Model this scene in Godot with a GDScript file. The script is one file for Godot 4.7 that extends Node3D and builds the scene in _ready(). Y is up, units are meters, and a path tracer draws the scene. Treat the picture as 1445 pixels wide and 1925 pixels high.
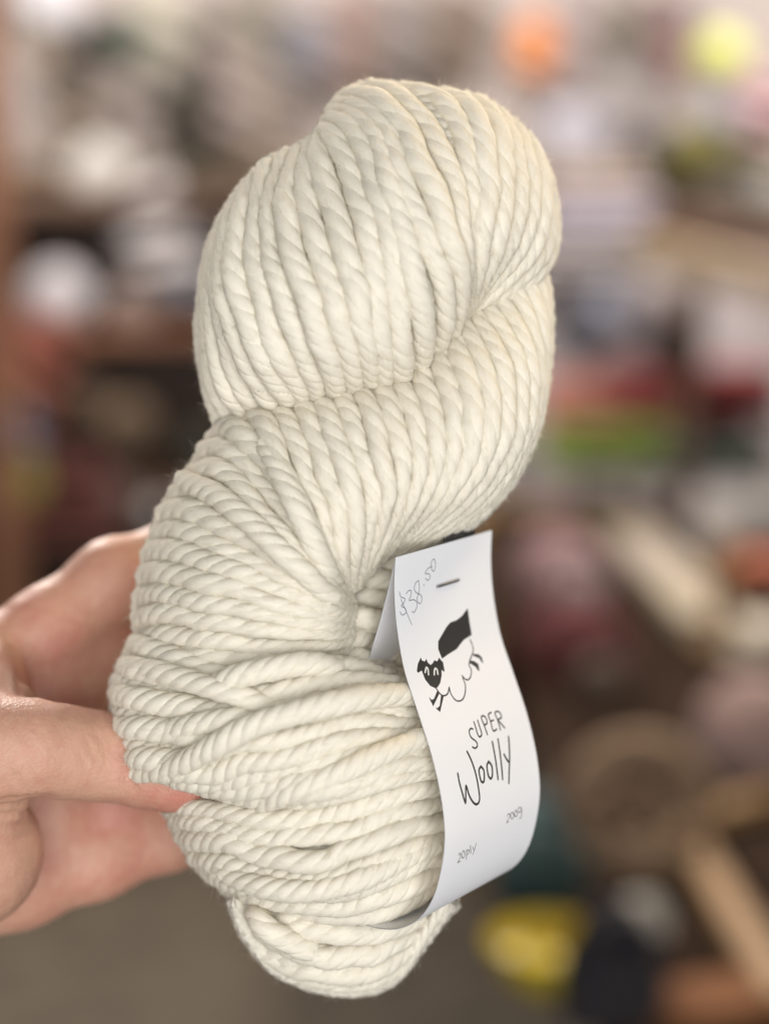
extends Node3D

# Photograph pixels (1445 x 1925) are only used to lay the scene out: F is the focal length in those pixels.
const F := 3357.0
const CX := 722.5
const CY := 962.5
const HELD := 0.45          # metres from the lens to the middle of the skein
var cam_xf: Transform3D
var M := {}
var used := {}
var noise := FastNoiseLite.new()

# ---------------------------------------------------------------- helpers
func pt(px: float, py: float, z_cm: float) -> Vector3:
	var d := HELD - z_cm * 0.01
	return cam_xf * Vector3((px - CX) * d / F, -(py - CY) * d / F, -d)

func far_pt(px: float, py: float, d: float) -> Vector3:
	return cam_xf * Vector3((px - CX) * d / F, -(py - CY) * d / F, -d)

# where the ray through a pixel meets the level plane y = h
func on(px: float, py: float, h: float) -> Vector3:
	var dir := (far_pt(px, py, 1.0) - cam_xf.origin)
	return cam_xf.origin + dir * ((h - cam_xf.origin.y) / dir.y)

func numbered(n: String) -> String:
	if not used.has(n):
		used[n] = 0
		return n
	used[n] += 1
	return "%s_%03d" % [n, used[n]]

func thing(called: String, label: String, category: String, at := Vector3.ZERO, turn := 0.0, group := "") -> Node3D:
	var o := Node3D.new()
	o.name = numbered(called)
	add_child(o)
	o.position = at
	o.rotation.y = turn
	o.set_meta("label", label)
	o.set_meta("category", category)
	if group:
		o.set_meta("group", group)
	return o

func part(called: String, mesh: Mesh, mat: Material, parent: Node, xf := Transform3D()) -> MeshInstance3D:
	var o := MeshInstance3D.new()
	o.name = called
	o.mesh = mesh
	o.material_override = mat
	o.transform = xf
	parent.add_child(o, true)
	return o

func structure(called: String, mesh: Mesh, mat: Material, at := Vector3.ZERO) -> MeshInstance3D:
	var o := part(numbered(called), mesh, mat, self, Transform3D(Basis(), at))
	o.set_meta("kind", "structure")
	return o

func lin(r: float, g: float, b: float) -> Color:
	return Color(r, g, b).linear_to_srgb()

func flat_mat(c: Color, rough := 0.8, grain := 0.0, scale := 8.0) -> StandardMaterial3D:
	var m := StandardMaterial3D.new()
	m.albedo_color = c
	m.roughness = rough
	if grain > 0.0:
		m.albedo_texture = grain_tex(grain)
		m.uv1_triplanar = true
		m.uv1_scale = Vector3.ONE * scale
	return m

var grain_cache := {}
func grain_tex(amount: float) -> NoiseTexture2D:
	if grain_cache.has(amount):
		return grain_cache[amount]
	var n := FastNoiseLite.new()
	n.seed = 11
	n.frequency = 0.02
	n.fractal_octaves = 5
	var t := NoiseTexture2D.new()
	t.width = 256
	t.height = 256
	t.seamless = true
	t.noise = n
	var g := Gradient.new()
	g.set_color(0, Color(1 - amount, 1 - amount, 1 - amount))
	g.set_color(1, Color.WHITE)
	t.color_ramp = g
	grain_cache[amount] = t
	return t

func wood_mat(c: Color, stretch := Vector3(1, 14, 14)) -> StandardMaterial3D:
	var m := flat_mat(c, 0.55, 0.45, 1.0)
	m.uv1_scale = stretch
	return m

# a bevelled box as a mesh, centred on its base
var box_cache := {}
func bbox(w: float, h: float, d: float, bev := 0.004) -> ArrayMesh:
	var key := [w, h, d, bev]
	if box_cache.has(key):
		return box_cache[key]
	var st := SurfaceTool.new()
	st.begin(Mesh.PRIMITIVE_TRIANGLES)
	var b := minf(bev, minf(w, minf(h, d)) * 0.45)
	var c := Vector3(0, h / 2, 0)
	var ex := Vector3(w / 2, h / 2, d / 2)
	var axes := [Vector3.RIGHT, Vector3.UP, Vector3.BACK]
	var corner := func(s: Vector3, a: int) -> Vector3:      # the corner point that lies on the face across axis a
		var p := s * (ex - Vector3(b, b, b))
		p[a] = s[a] * ex[a]
		return c + p
	st.set_smooth_group(-1)
	for a in 3:
		var i := (a + 1) % 3
		var j := (a + 2) % 3
		for sg in [-1.0, 1.0]:
			var q := []
			for k in [[-1, -1], [1, -1], [1, 1], [-1, 1]]:
				var s := Vector3.ZERO
				s[a] = sg
				s[i] = k[0]
				s[j] = k[1]
				q.append(corner.call(s, a))
			quad(st, q[0], q[1], q[2], q[3], axes[a] * sg)
			# the bevel along axis j between faces a and i
		for s1 in [-1.0, 1.0]:
			for s2 in [-1.0, 1.0]:
				var p1 := Vector3.ZERO
				p1[a] = s1
				p1[i] = s2
				p1[j] = -1
				var p2 := p1
				p2[j] = 1
				quad(st, corner.call(p1, a), corner.call(p2, a), corner.call(p2, i), corner.call(p1, i), axes[a] * s1 + axes[i] * s2)
	for sx in [-1.0, 1.0]:
		for sy in [-1.0, 1.0]:
			for sz in [-1.0, 1.0]:
				var s := Vector3(sx, sy, sz)
				tri(st, corner.call(s, 0), corner.call(s, 1), corner.call(s, 2), s)
	st.generate_normals()
	box_cache[key] = st.commit()
	return box_cache[key]

func tri(st: SurfaceTool, a: Vector3, b: Vector3, c: Vector3, out_dir: Vector3) -> void:
	if (b - a).cross(c - a).dot(out_dir) > 0:
		var t := b
		b = c
		c = t
	st.add_vertex(a)
	st.add_vertex(b)
	st.add_vertex(c)

func quad(st: SurfaceTool, a: Vector3, b: Vector3, c: Vector3, d: Vector3, out_dir: Vector3) -> void:
	tri(st, a, b, c, out_dir)
	tri(st, a, c, d, out_dir)

# turns a profile (radius, height) round the y axis
func lathe(profile: Array, sides := 28, wobble := 0.0) -> ArrayMesh:
	var vs := PackedVector3Array()
	var uv := PackedVector2Array()
	var ix := PackedInt32Array()
	for i in profile.size():
		for k in sides + 1:
			var a := TAU * k / sides
			var r: float = profile[i].x * (1.0 + wobble * sin(3 * a + i * 0.7))
			vs.append(Vector3(r * cos(a), profile[i].y, r * sin(a)))
			uv.append(Vector2(float(k) / sides, float(i) / profile.size()))
	for i in profile.size() - 1:
		for k in sides:
			var a := i * (sides + 1) + k
			ix.append_array([a, a + 1, a + sides + 1, a + 1, a + sides + 2, a + sides + 1])
	return finish(vs, uv, ix)

func finish(vs: PackedVector3Array, uv: PackedVector2Array, ix: PackedInt32Array, nm := PackedVector3Array(), col := PackedColorArray()) -> ArrayMesh:
	if nm.is_empty():
		nm.resize(vs.size())
		for t in range(0, ix.size(), 3):
			var n := (vs[ix[t + 2]] - vs[ix[t]]).cross(vs[ix[t + 1]] - vs[ix[t]])
			for k in 3:
				nm[ix[t + k]] += n
		for i in nm.size():
			nm[i] = nm[i].normalized()
	var a := []
	a.resize(Mesh.ARRAY_MAX)
	a[Mesh.ARRAY_VERTEX] = vs
	a[Mesh.ARRAY_NORMAL] = nm
	if uv.size():
		a[Mesh.ARRAY_TEX_UV] = uv
	if col.size():
		a[Mesh.ARRAY_COLOR] = col
	a[Mesh.ARRAY_INDEX] = ix
	var m := ArrayMesh.new()
	m.add_surface_from_arrays(Mesh.PRIMITIVE_TRIANGLES, a)
	return m

# a plain tube through points
func tube(pts: PackedVector3Array, r: float, sides := 8, r_end := -1.0) -> ArrayMesh:
	var vs := PackedVector3Array()
	var uv := PackedVector2Array()
	var ix := PackedInt32Array()
	tube_into(vs, uv, ix, pts, r, sides, r_end)
	return finish(vs, uv, ix)

func tube_into(vs: PackedVector3Array, uv: PackedVector2Array, ix: PackedInt32Array, pts: PackedVector3Array, r: float, sides: int, r_end := -1.0) -> void:
	var base := vs.size()
	var n := pts.size()
	var nrm := Vector3.ZERO
	for i in n:
		var t := (pts[mini(i + 1, n - 1)] - pts[maxi(i - 1, 0)]).normalized()
		if i == 0:
			nrm = t.cross(Vector3(0.31, 0.9, 0.2)).normalized()
		nrm = (nrm - t * nrm.dot(t)).normalized()
		var bi := t.cross(nrm)
		var rr := r if r_end < 0 else lerpf(r, r_end, float(i) / (n - 1))
		for k in sides:
			var a := TAU * k / sides
			vs.append(pts[i] + (nrm * cos(a) + bi * sin(a)) * rr)
			uv.append(Vector2(float(i) / n, float(k) / sides))
	for i in n - 1:
		for k in sides:
			var a := base + i * sides + k
			var b := base + i * sides + (k + 1) % sides
			ix.append_array([a, a + sides, b, b, a + sides, b + sides])
	for e in [0, n - 1]:
		vs.append(pts[e])
		uv.append(Vector2.ZERO)
		for k in sides:
			var a: int = base + e * sides + k
			var b: int = base + e * sides + (k + 1) % sides
			ix.append_array([vs.size() - 1, a, b] if e == 0 else [vs.size() - 1, b, a])

func catmull(p: PackedVector3Array, count: int) -> PackedVector3Array:
	# count points spaced evenly along the curve through p
	var dense := PackedVector3Array()
	var n := p.size()
	for i in n - 1:
		var a := p[i - 1] if i > 0 else 2.0 * p[0] - p[1]
		var d := p[i + 2] if i + 2 < n else 2.0 * p[n - 1] - p[n - 2]
		for k in 12:
			dense.append(p[i].cubic_interpolate(p[i + 1], a, d, k / 12.0))
	dense.append(p[n - 1])
	var run := PackedFloat32Array([0.0])
	for i in range(1, dense.size()):
		run.append(run[i - 1] + dense[i].distance_to(dense[i - 1]))
	var out := PackedVector3Array()
	var j := 0
	var total := run[run.size() - 1]
	for i in count:
		var s := total * i / (count - 1)
		while j < run.size() - 2 and run[j + 1] < s:
			j += 1
		var w := (s - run[j]) / maxf(run[j + 1] - run[j], 1e-9)
		out.append(dense[j].lerp(dense[j + 1], clampf(w, 0, 1)))
	return out
# ---------------------------------------------------------------- scene
func _ready() -> void:
	# camera: held at chest height, tilted a little down, wide open
	var cam := Camera3D.new()
	cam.name = "camera"
	cam.near = 0.02
	cam.far = 40.0
	add_child(cam)
	cam.position = Vector3(0, 1.40, 0)
	cam.rotation_degrees = Vector3(-12, 0, 0)
	cam.keep_aspect = Camera3D.KEEP_HEIGHT
	var lens := CameraAttributesPhysical.new()
	lens.frustum_focal_length = 41.85
	lens.frustum_focus_distance = 0.432
	lens.frustum_near = 0.02
	lens.frustum_far = 40.0
	lens.exposure_aperture = 2.55
	cam.attributes = lens
	cam.fov = 32.0
	cam_xf = cam.transform
	# the shop's dim air, lit by the window behind the camera and by warm lamps
	var env := Environment.new()
	env.background_mode = Environment.BG_COLOR
	env.background_color = lin(0.21, 0.20, 0.193)
	env.tonemap_mode = Environment.TONE_MAPPER_LINEAR
	env.tonemap_exposure = 1.0
	env.sdfgi_enabled = true
	env.ssao_enabled = true
	env.ssil_enabled = true
	var we := WorldEnvironment.new()
	we.name = "environment"
	we.environment = env
	add_child(we)
	# daylight through the shop window, behind and to the left of the camera
	var day := AreaLight3D.new()
	day.name = "shop_window_light"
	day.area_size = Vector2(1.9, 1.4)
	day.light_color = Color(0.985, 0.987, 1.0)
	day.light_energy = 3.9
	day.shadow_enabled = true
	add_child(day)
	day.look_at_from_position(Vector3(0.16, 1.38, 1.1), Vector3(0, 1.25, -0.5))
	# warm lamps
	for l in [[Vector3(0.6, 2.1, -0.9), 0.7], [Vector3(-1.0, 2.5, -2.7), 6.0], [Vector3(1.1, 2.5, -2.7), 6.0]]:
		var o := OmniLight3D.new()
		o.name = "warm_lamp_light"
		o.position = l[0]
		o.light_energy = l[1]
		o.light_color = Color(1.0, 0.955, 0.925) if l[1] > 2.0 else Color(1.0, 0.89, 0.72)
		o.light_size = 0.16
		o.omni_range = 12.0
		o.omni_attenuation = 2.0
		o.shadow_enabled = true
		add_child(o, true)
	materials()
	build_shop()
	build_skein()
	build_tag()
	build_hand()

func materials() -> void:
	var wool := flat_mat(lin(0.945, 0.898, 0.765), 0.95)
	wool.metallic_specular = 0.25
	wool.rim_enabled = true
	wool.rim = 0.5
	wool.rim_tint = 0.4
	wool.backlight_enabled = true
	wool.backlight = lin(0.58, 0.535, 0.44)
	var n := FastNoiseLite.new()
	n.seed = 8
	n.frequency = 0.06
	n.fractal_octaves = 3
	var t := NoiseTexture2D.new()
	t.width = 512
	t.height = 512
	t.seamless = true
	t.noise = n
	wool.heightmap_enabled = true
	wool.heightmap_texture = t
	wool.heightmap_scale = 0.003
	wool.uv1_scale = Vector3(0.35, 1.0, 1.0)
	M.wool = wool
	var fibre := flat_mat(Color.WHITE, 0.9)
	fibre.vertex_color_use_as_albedo = true
	fibre.backlight_enabled = true
	fibre.backlight = lin(0.5, 0.48, 0.42)
	M.fibre = fibre
	var skin := StandardMaterial3D.new()
	skin.vertex_color_use_as_albedo = true
	skin.roughness = 0.48
	skin.metallic_specular = 0.42
	skin.subsurf_scatter_enabled = true
	skin.subsurf_scatter_strength = 0.04
	var pores := FastNoiseLite.new()
	pores.noise_type = FastNoiseLite.TYPE_CELLULAR
	pores.seed = 5
	pores.frequency = 0.05
	var pt2 := NoiseTexture2D.new()
	pt2.width = 512
	pt2.height = 512
	pt2.seamless = true
	pt2.noise = pores
	skin.heightmap_enabled = true
	skin.heightmap_texture = pt2
	skin.heightmap_scale = 0.02
	skin.uv1_triplanar = true
	skin.uv1_scale = Vector3.ONE * 38.0
	M.skin = skin
	var steel := flat_mat(lin(0.25, 0.25, 0.27), 0.35)
	steel.metallic = 1.0
	M.steel = steel
	M.wood = wood_mat(lin(0.40, 0.24, 0.10))
	M.dark_wood = wood_mat(lin(0.155, 0.085, 0.05))
	M.red_wood = wood_mat(lin(0.27, 0.115, 0.055), Vector3(14, 1, 14))
	M.pale_wood = wood_mat(lin(0.50, 0.38, 0.24))
	M.table_wood = wood_mat(lin(0.032, 0.017, 0.009), Vector3(14, 14, 1))
	M.table_wood.roughness = 0.9
	M.table_wood.metallic_specular = 0.2

const PRINT := {
	"pencil": [[0.18, 0.86, 0.23, 0.99, 0.39, 1.07, 0.33, 1.16, 0.23, 1.21, 0.37, 1.3, 0.41, 1.39, 0.33, 1.43, 0.23, 1.43, 0.16, 1.34], [0.23, 1.05, 0.41, 1.39, 0.57, 1.74], [0.45, 0.96, 0.56, 0.9, 0.66, 0.94, 0.62, 1.05, 0.56, 1.14, 0.74, 1.16, 0.86, 1.25, 0.84, 1.36, 0.72, 1.46, 0.64, 1.43], [0.96, 0.73, 0.84, 0.77, 0.78, 0.9, 0.86, 1.01, 1.03, 1.1, 1.07, 1.21, 0.99, 1.3, 0.9, 1.25, 0.88, 1.14, 0.96, 1.03, 0.99, 0.88, 0.96, 0.73], [1.17, 0.86, 1.19, 0.9], [1.52, 0.49, 1.4, 0.49, 1.27, 0.55, 1.25, 0.61, 1.4, 0.65, 1.44, 0.73, 1.36, 0.8, 1.25, 0.73], [1.6, 0.31, 1.5, 0.33, 1.48, 0.45, 1.52, 0.57, 1.6, 0.61, 1.66, 0.51, 1.64, 0.39, 1.58, 0.31]],
	"fills": [[2.92, 1.79, 2.61, 1.94, 2.36, 1.99, 2.12, 1.99, 1.93, 2.07, 1.5, 2.34, 1.44, 2.52, 1.5, 2.78, 1.77, 2.73, 2.16, 2.68, 2.53, 2.52, 2.9, 2.47], [2.75, 2.93, 2.98, 3.0, 3.06, 3.1, 3.04, 3.25, 2.98, 3.2, 2.96, 3.1, 2.77, 3.0], [2.53, 3.05, 2.71, 3.12, 2.83, 3.22, 2.79, 3.4, 2.73, 3.37, 2.69, 3.27, 2.51, 3.12], [0.7, 2.57, 0.72, 2.65, 0.82, 2.7, 0.9, 2.65, 0.92, 2.75, 1.01, 2.83, 1.11, 2.8, 1.19, 2.75, 1.29, 2.8, 1.4, 2.73, 1.5, 2.88, 1.46, 3.08, 1.42, 3.1, 1.36, 3.03, 1.29, 3.17, 1.15, 3.32, 0.99, 3.4, 0.9, 3.4, 0.74, 3.3, 0.64, 3.12, 0.62, 2.95, 0.62, 2.88, 0.45, 2.9, 0.43, 2.85, 0.53, 2.7], [0.94, 3.47, 0.72, 3.63, 0.62, 3.63, 0.56, 3.55, 0.56, 3.6, 0.6, 3.79, 0.99, 3.55], [1.03, 3.6, 0.84, 3.84, 0.72, 3.87, 0.68, 3.84, 0.68, 3.87, 0.78, 3.98, 1.11, 3.65]],
	"eyes": [[0.72, 2.95, 0.78, 2.88, 0.82, 2.85, 0.86, 2.9, 0.82, 3.03], [1.03, 3.08, 1.09, 2.98, 1.15, 2.95, 1.19, 3.0, 1.17, 3.1]],
	"body": [[2.79, 2.57, 2.83, 2.75, 2.77, 2.9, 2.57, 3.05, 2.46, 3.17, 2.48, 3.3, 2.36, 3.45, 2.22, 3.5, 2.12, 3.45, 2.05, 3.35], [2.05, 3.4, 2.05, 3.6, 1.93, 3.79, 1.77, 3.9, 1.58, 3.9, 1.46, 3.81, 1.4, 3.65, 1.42, 3.5], [1.4, 3.52, 1.29, 3.63, 1.13, 3.65, 1.01, 3.58, 0.92, 3.4]],
	"super": [[1.79, 4.67, 1.71, 4.64, 1.62, 4.69, 1.62, 4.83, 1.73, 4.94, 1.79, 5.02, 1.77, 5.1, 1.66, 5.12, 1.58, 5.07], [1.91, 4.52, 1.91, 4.69, 1.91, 4.83, 1.95, 4.91, 2.01, 4.91, 2.07, 4.86, 2.07, 4.67, 2.07, 4.52], [2.28, 4.94, 2.26, 4.69, 2.24, 4.5, 2.34, 4.47, 2.42, 4.55, 2.4, 4.67, 2.32, 4.69, 2.28, 4.69], [2.69, 4.47, 2.55, 4.5, 2.55, 4.69, 2.55, 4.91, 2.71, 4.91], [2.55, 4.67, 2.69, 4.67], [2.85, 4.96, 2.85, 4.75, 2.83, 4.52, 2.98, 4.52, 3.04, 4.61, 3.02, 4.69, 2.88, 4.72, 3.04, 4.96]],
	"woolly": [[0.78, 5.51, 0.78, 5.78, 0.88, 6.24, 0.94, 6.06, 1.01, 5.86, 1.07, 6.11, 1.19, 6.31, 1.33, 6.4, 1.46, 6.33, 1.48, 6.02, 1.46, 5.64, 1.4, 5.33, 1.33, 5.12], [1.73, 5.59, 1.62, 5.66, 1.62, 5.9, 1.71, 5.97, 1.77, 5.9, 1.81, 5.71, 1.73, 5.59], [2.07, 5.56, 1.97, 5.64, 1.95, 5.86, 2.03, 5.97, 2.12, 5.9, 2.16, 5.69, 2.07, 5.56], [2.4, 5.15, 2.36, 5.61, 2.32, 6.06], [2.65, 5.15, 2.57, 5.69, 2.51, 6.11], [2.75, 5.56, 2.81, 5.69, 2.9, 5.81], [3.1, 5.2, 2.96, 5.66, 2.83, 6.0, 2.75, 6.27]],
	"small": [[2.63, 7.05, 2.69, 7.01, 2.77, 7.07, 2.71, 7.14, 2.65, 7.22, 2.73, 7.22], [2.85, 7.01, 2.79, 7.07, 2.85, 7.18, 2.94, 7.18, 2.94, 7.11, 2.85, 7.01], [3.02, 7.01, 2.96, 7.07, 3.0, 7.16, 3.1, 7.18, 3.08, 7.09, 3.02, 7.01], [3.27, 7.03, 3.16, 6.99, 3.12, 7.03, 3.16, 7.11, 3.27, 7.11, 3.27, 7.03, 3.31, 7.18, 3.31, 7.28, 3.23, 7.28], [0.64, 7.43, 0.68, 7.39, 0.74, 7.47, 0.72, 7.54, 0.66, 7.62, 0.78, 7.62], [0.82, 7.37, 0.78, 7.45, 0.84, 7.56, 0.92, 7.56, 0.9, 7.45, 0.82, 7.37], [0.96, 7.39, 1.01, 7.54, 1.03, 7.66], [0.99, 7.43, 1.07, 7.43, 1.09, 7.5, 1.03, 7.54], [1.11, 7.33, 1.15, 7.45, 1.19, 7.56], [1.23, 7.41, 1.31, 7.52], [1.36, 7.35, 1.33, 7.49, 1.29, 7.62]],
	"staple": [[1.71, 1.05, 2.61, 1.14]],
}
# ---------------------------------------------------------------- skein
# Each list is a fan of guide lines over one turn of the twisted skein: [pixel x, pixel y, centimetres towards the lens].
const TOP_TURN := [
	[446,392,-1.2, 411,452,-0.9, 391,560,-0.6, 390,660,-0.5, 404,735,-0.5, 425,800,-0.7],
	[456,368,-0.5, 420,442,0.1, 404,540,0.5, 406,640,0.7, 420,720,0.7, 458,775,0.2],
	[470,352,-0.3, 438,408,0.7, 427,470,1.3, 425,540,1.8, 445,605,2.1, 475,680,2.0, 515,742,1.2, 530,778,0.1],
	[500,312,-0.2, 483,400,1.2, 478,490,2.1, 495,575,2.6, 522,665,2.5, 556,725,1.7, 568,765,0.4],
	[548,288,0.0, 522,380,1.5, 527,484,2.5, 557,565,3.0, 588,645,2.8, 610,715,1.9, 615,758,0.4],
	[595,262,0.1, 600,330,1.4, 630,430,2.6, 655,530,3.2, 675,620,3.1, 690,695,2.1, 692,738,0.5],
	[618,222,-0.2, 656,242,0.9, 690,300,1.9, 715,400,2.9, 735,500,3.3, 745,610,3.0, 750,685,2.0, 752,728,0.6],
	[640,190,-0.8, 690,199,0.6, 735,245,1.6, 770,340,2.7, 810,435,3.2, 840,510,3.0, 845,580,2.2, 830,645,0.9],
	[688,168,-1.0, 750,186,0.4, 805,245,1.6, 845,330,2.6, 872,430,3.0, 878,510,2.5, 870,570,1.5, 858,606,0.6],
	[770,176,-0.9, 840,194,0.5, 878,250,1.6, 893,340,2.4, 890,430,2.6, 886,510,2.2, 880,560,1.4, 868,594,0.6],
	[875,188,-0.8, 915,232,0.7, 925,300,1.5, 928,390,2.1, 912,480,2.0, 895,545,1.3, 875,584,0.6],
	[940,220,-0.8, 966,290,0.5, 974,380,1.2, 960,450,1.3, 920,525,1.0, 880,578,0.5],
	[988,265,-0.9, 1012,340,0.0, 1008,430,0.5, 975,500,0.6, 925,550,0.6, 880,582,0.4],
	[1018,325,-1.4, 1032,405,-1.0, 1026,478,-0.6, 1000,524,-0.1, 945,558,0.2, 895,582,0.2],
]
const MIDDLE_TURN := [
	[270,1225,-0.9, 310,1222,0.5, 390,1232,1.7, 500,1240,2.2, 590,1234,1.9, 650,1222,0.9],
	[262,1170,-0.9, 308,1160,0.8, 400,1175,2.1, 520,1190,2.6, 610,1195,2.2, 655,1190,0.9],
	[272,1090,-0.9, 318,1085,0.8, 400,1105,2.2, 520,1140,2.8, 610,1162,2.3, 655,1165,0.9],
	[294,1015,-0.9, 350,1008,0.9, 440,1050,2.3, 550,1098,2.9, 620,1135,2.3, 655,1150,0.9],
	[324,942,-0.9, 384,934,0.8, 460,985,2.2, 550,1055,2.9, 615,1112,2.3, 652,1145,0.9],
	[368,880,-0.9, 424,874,0.8, 490,940,2.1, 560,1025,2.9, 618,1095,2.4, 652,1140,0.9],
	[410,815,-0.7, 448,820,0.8, 510,890,2.1, 570,985,2.9, 615,1065,2.5, 645,1125,1.0],
	[462,776,-0.2, 496,806,1.3, 530,880,2.3, 575,970,2.9, 610,1050,2.6, 640,1115,1.1],
	[560,750,0.1, 575,790,1.5, 605,870,2.5, 630,960,2.9, 642,1045,2.4, 648,1110,1.0],
	[650,720,0.3, 668,768,1.8, 695,850,2.7, 712,930,2.8, 695,1020,2.0, 670,1090,0.9],
	[740,695,0.4, 762,755,1.9, 785,840,2.7, 775,930,2.6, 730,1010,1.7, 690,1065,0.7],
	[825,636,0.4, 850,725,1.9, 862,820,2.6, 830,920,2.2, 770,990,1.3, 705,1045,0.4],
	[880,592,0.3, 930,695,1.6, 932,820,2.0, 880,920,1.6, 805,990,0.8, 730,1040,0.1],
	[930,566,0.1, 980,665,1.0, 982,790,1.2, 932,900,0.9, 850,978,0.3, 768,1030,-0.3],
	[985,538,-0.2, 1010,630,0.2, 1004,760,0.3, 962,880,0.1, 892,962,-0.3, 806,1014,-0.8],
	[1016,508,-1.0, 1023,600,-0.8, 1010,740,-0.8, 974,856,-0.9, 905,955,-1.2, 830,1004,-1.5],
]
const LOWER_TURN := [
	[256,1216,-0.9, 282,1219,0.5, 352,1246,1.6, 450,1280,2.2, 560,1262,2.4, 650,1258,1.9, 725,1278,0.9, 790,1300,-0.6],
	[232,1264,-0.7, 258,1270,0.8, 340,1286,1.8, 450,1310,2.5, 560,1300,2.8, 660,1283,2.4, 750,1292,1.5, 850,1305,-0.6],
	[224,1312,-0.6, 250,1322,1.0, 330,1335,1.9, 440,1345,2.6, 560,1330,3.0, 670,1308,2.6, 765,1314,1.6, 870,1325,-0.6],
	[226,1358,-0.5, 250,1372,1.1, 330,1380,2.0, 430,1383,2.7, 540,1352,3.1, 660,1332,2.7, 765,1338,1.7, 878,1350,-0.6],
	[236,1402,-0.4, 266,1420,1.2, 340,1425,2.0, 430,1400,2.8, 540,1378,3.2, 660,1360,2.8, 772,1358,1.7, 884,1365,-0.6],
	[266,1428,-1.0, 290,1446,1.2, 360,1448,2.0, 450,1430,2.8, 560,1405,3.2, 680,1385,2.8, 782,1380,1.7, 890,1385,-0.6],
	[312,1444,-0.6, 345,1464,1.3, 420,1470,2.2, 510,1450,2.9, 610,1430,3.2, 710,1412,2.7, 800,1402,1.7, 895,1405,-0.6],
	[366,1456,-0.3, 412,1482,1.5, 490,1486,2.4, 580,1470,3.0, 670,1450,3.0, 750,1432,2.5, 812,1426,1.7, 895,1430,-0.6],
	[420,1496,0.3, 480,1506,1.5, 560,1504,2.3, 640,1490,2.8, 720,1470,2.8, 782,1456,2.2, 830,1450,1.4, 895,1450,-0.6],
]
const UNDER_TURN := [
	[312,1512,-0.9, 350,1517,0.4, 420,1526,1.4, 500,1542,2.1, 600,1538,2.4, 700,1508,2.5, 782,1484,2.0, 870,1474,-0.2],
	[332,1545,-0.9, 368,1555,0.5, 430,1562,1.5, 510,1585,2.2, 600,1588,2.7, 700,1560,2.7, 782,1530,2.0, 875,1520,-0.2],
	[354,1585,-0.9, 393,1598,0.5, 450,1605,1.5, 530,1630,2.3, 610,1625,2.7, 710,1600,2.7, 790,1565,1.9, 875,1555,-0.2],
	[380,1622,-0.9, 418,1638,0.5, 480,1650,1.5, 560,1665,2.2, 640,1655,2.6, 730,1630,2.4, 795,1600,1.7, 872,1590,-0.2],
	[412,1650,-0.9, 452,1668,0.4, 510,1682,1.4, 590,1690,2.0, 670,1683,2.3, 745,1660,2.1, 800,1632,1.5, 868,1620,-0.2],
	[452,1684,-0.9, 496,1692,0.2, 560,1706,1.0, 640,1716,1.5, 710,1710,1.6, 765,1690,1.3, 812,1662,0.7, 862,1650,-0.4],
]
const BOTTOM_LOOP := [
	[486,1690,-0.6, 508,1712,0.3, 560,1738,0.8, 630,1752,0.9, 700,1752,0.7, 760,1738,0.2, 812,1716,-0.4, 852,1690,-1.2],
	[464,1688,-0.9, 486,1740,0.0, 540,1778,0.6, 612,1796,0.8, 690,1794,0.6, 756,1770,0.1, 808,1730,-0.6, 848,1690,-1.4],
	[448,1688,-1.4, 473,1750,-0.7, 530,1806,-0.1, 604,1828,0.3, 686,1828,0.3, 752,1796,-0.2, 800,1746,-0.9, 844,1690,-1.8],
	[444,1686,-2.2, 470,1752,-1.7, 528,1816,-1.3, 606,1848,-1.0, 686,1852,-1.0, 748,1820,-1.2, 798,1752,-1.7, 840,1690,-2.2],
]
const HOLE_BACK := [
	[630,1275,0.2, 662,1240,0.6, 692,1246,0.2, 735,1270,-0.4, 790,1290,-1.0],
	[640,1232,-0.1, 666,1196,0.4, 698,1200,0.0, 740,1225,-0.5, 790,1250,-1.0],
	[650,1190,-0.5, 672,1145,0.2, 704,1152,-0.1, 745,1175,-0.6, 800,1200,-1.1],
	[660,1140,-0.8, 690,1100,-0.1, 720,1110,-0.3, 755,1128,-0.7, 810,1150,-1.2],
	[690,1090,-0.9, 715,1060,-0.3, 745,1066,-0.5, 780,1080,-0.8, 830,1095,-1.3],
	[720,1050,-1.0, 745,1030,-0.5, 780,1030,-0.7, 815,1040,-1.0, 850,1050,-1.4],
]
# single strands that cross over their neighbours
const STRAYS := [
	[240,1250,0.2, 300,1262,1.5, 370,1284,2.4, 440,1305,2.9, 510,1330,2.8, 560,1348,2.2],
	[395,1292,2.3, 450,1272,2.9, 520,1255,3.0, 590,1248,2.7, 650,1262,1.9],
	[250,1455,0.4, 330,1440,2.0, 405,1402,3.0, 475,1365,3.4, 550,1342,3.5, 650,1318,3.2, 740,1306,2.3, 800,1306,1.2],
	[455,1500,0.8, 500,1506,2.3, 560,1484,3.1, 650,1448,3.3, 730,1412,2.9, 800,1384,2.1],
	[300,1380,1.5, 370,1362,2.5, 440,1352,2.9, 500,1358,2.8],
	[420,1640,1.0, 500,1668,2.1, 590,1674,2.6, 680,1652,2.7, 760,1614,2.2, 820,1585,1.4],
	[340,900,-0.2, 420,940,1.8, 500,1010,2.9, 570,1075,3.1, 625,1125,2.4],
	[498,832,1.7, 535,905,2.7, 572,985,3.2, 606,1055,2.8, 634,1110,1.6],
	[482,1700,-0.2, 486,1725,0.9, 505,1748,1.2, 540,1768,1.1, 590,1790,0.9],
]
const STRAND_R := 0.31      # centimetres
const PITCH := 1.65         # one full turn of the plies
var fibre_p := PackedVector3Array()
var fibre_n := PackedVector3Array()
var fibre_t := PackedVector3Array()
var rng := RandomNumberGenerator.new()

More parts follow.
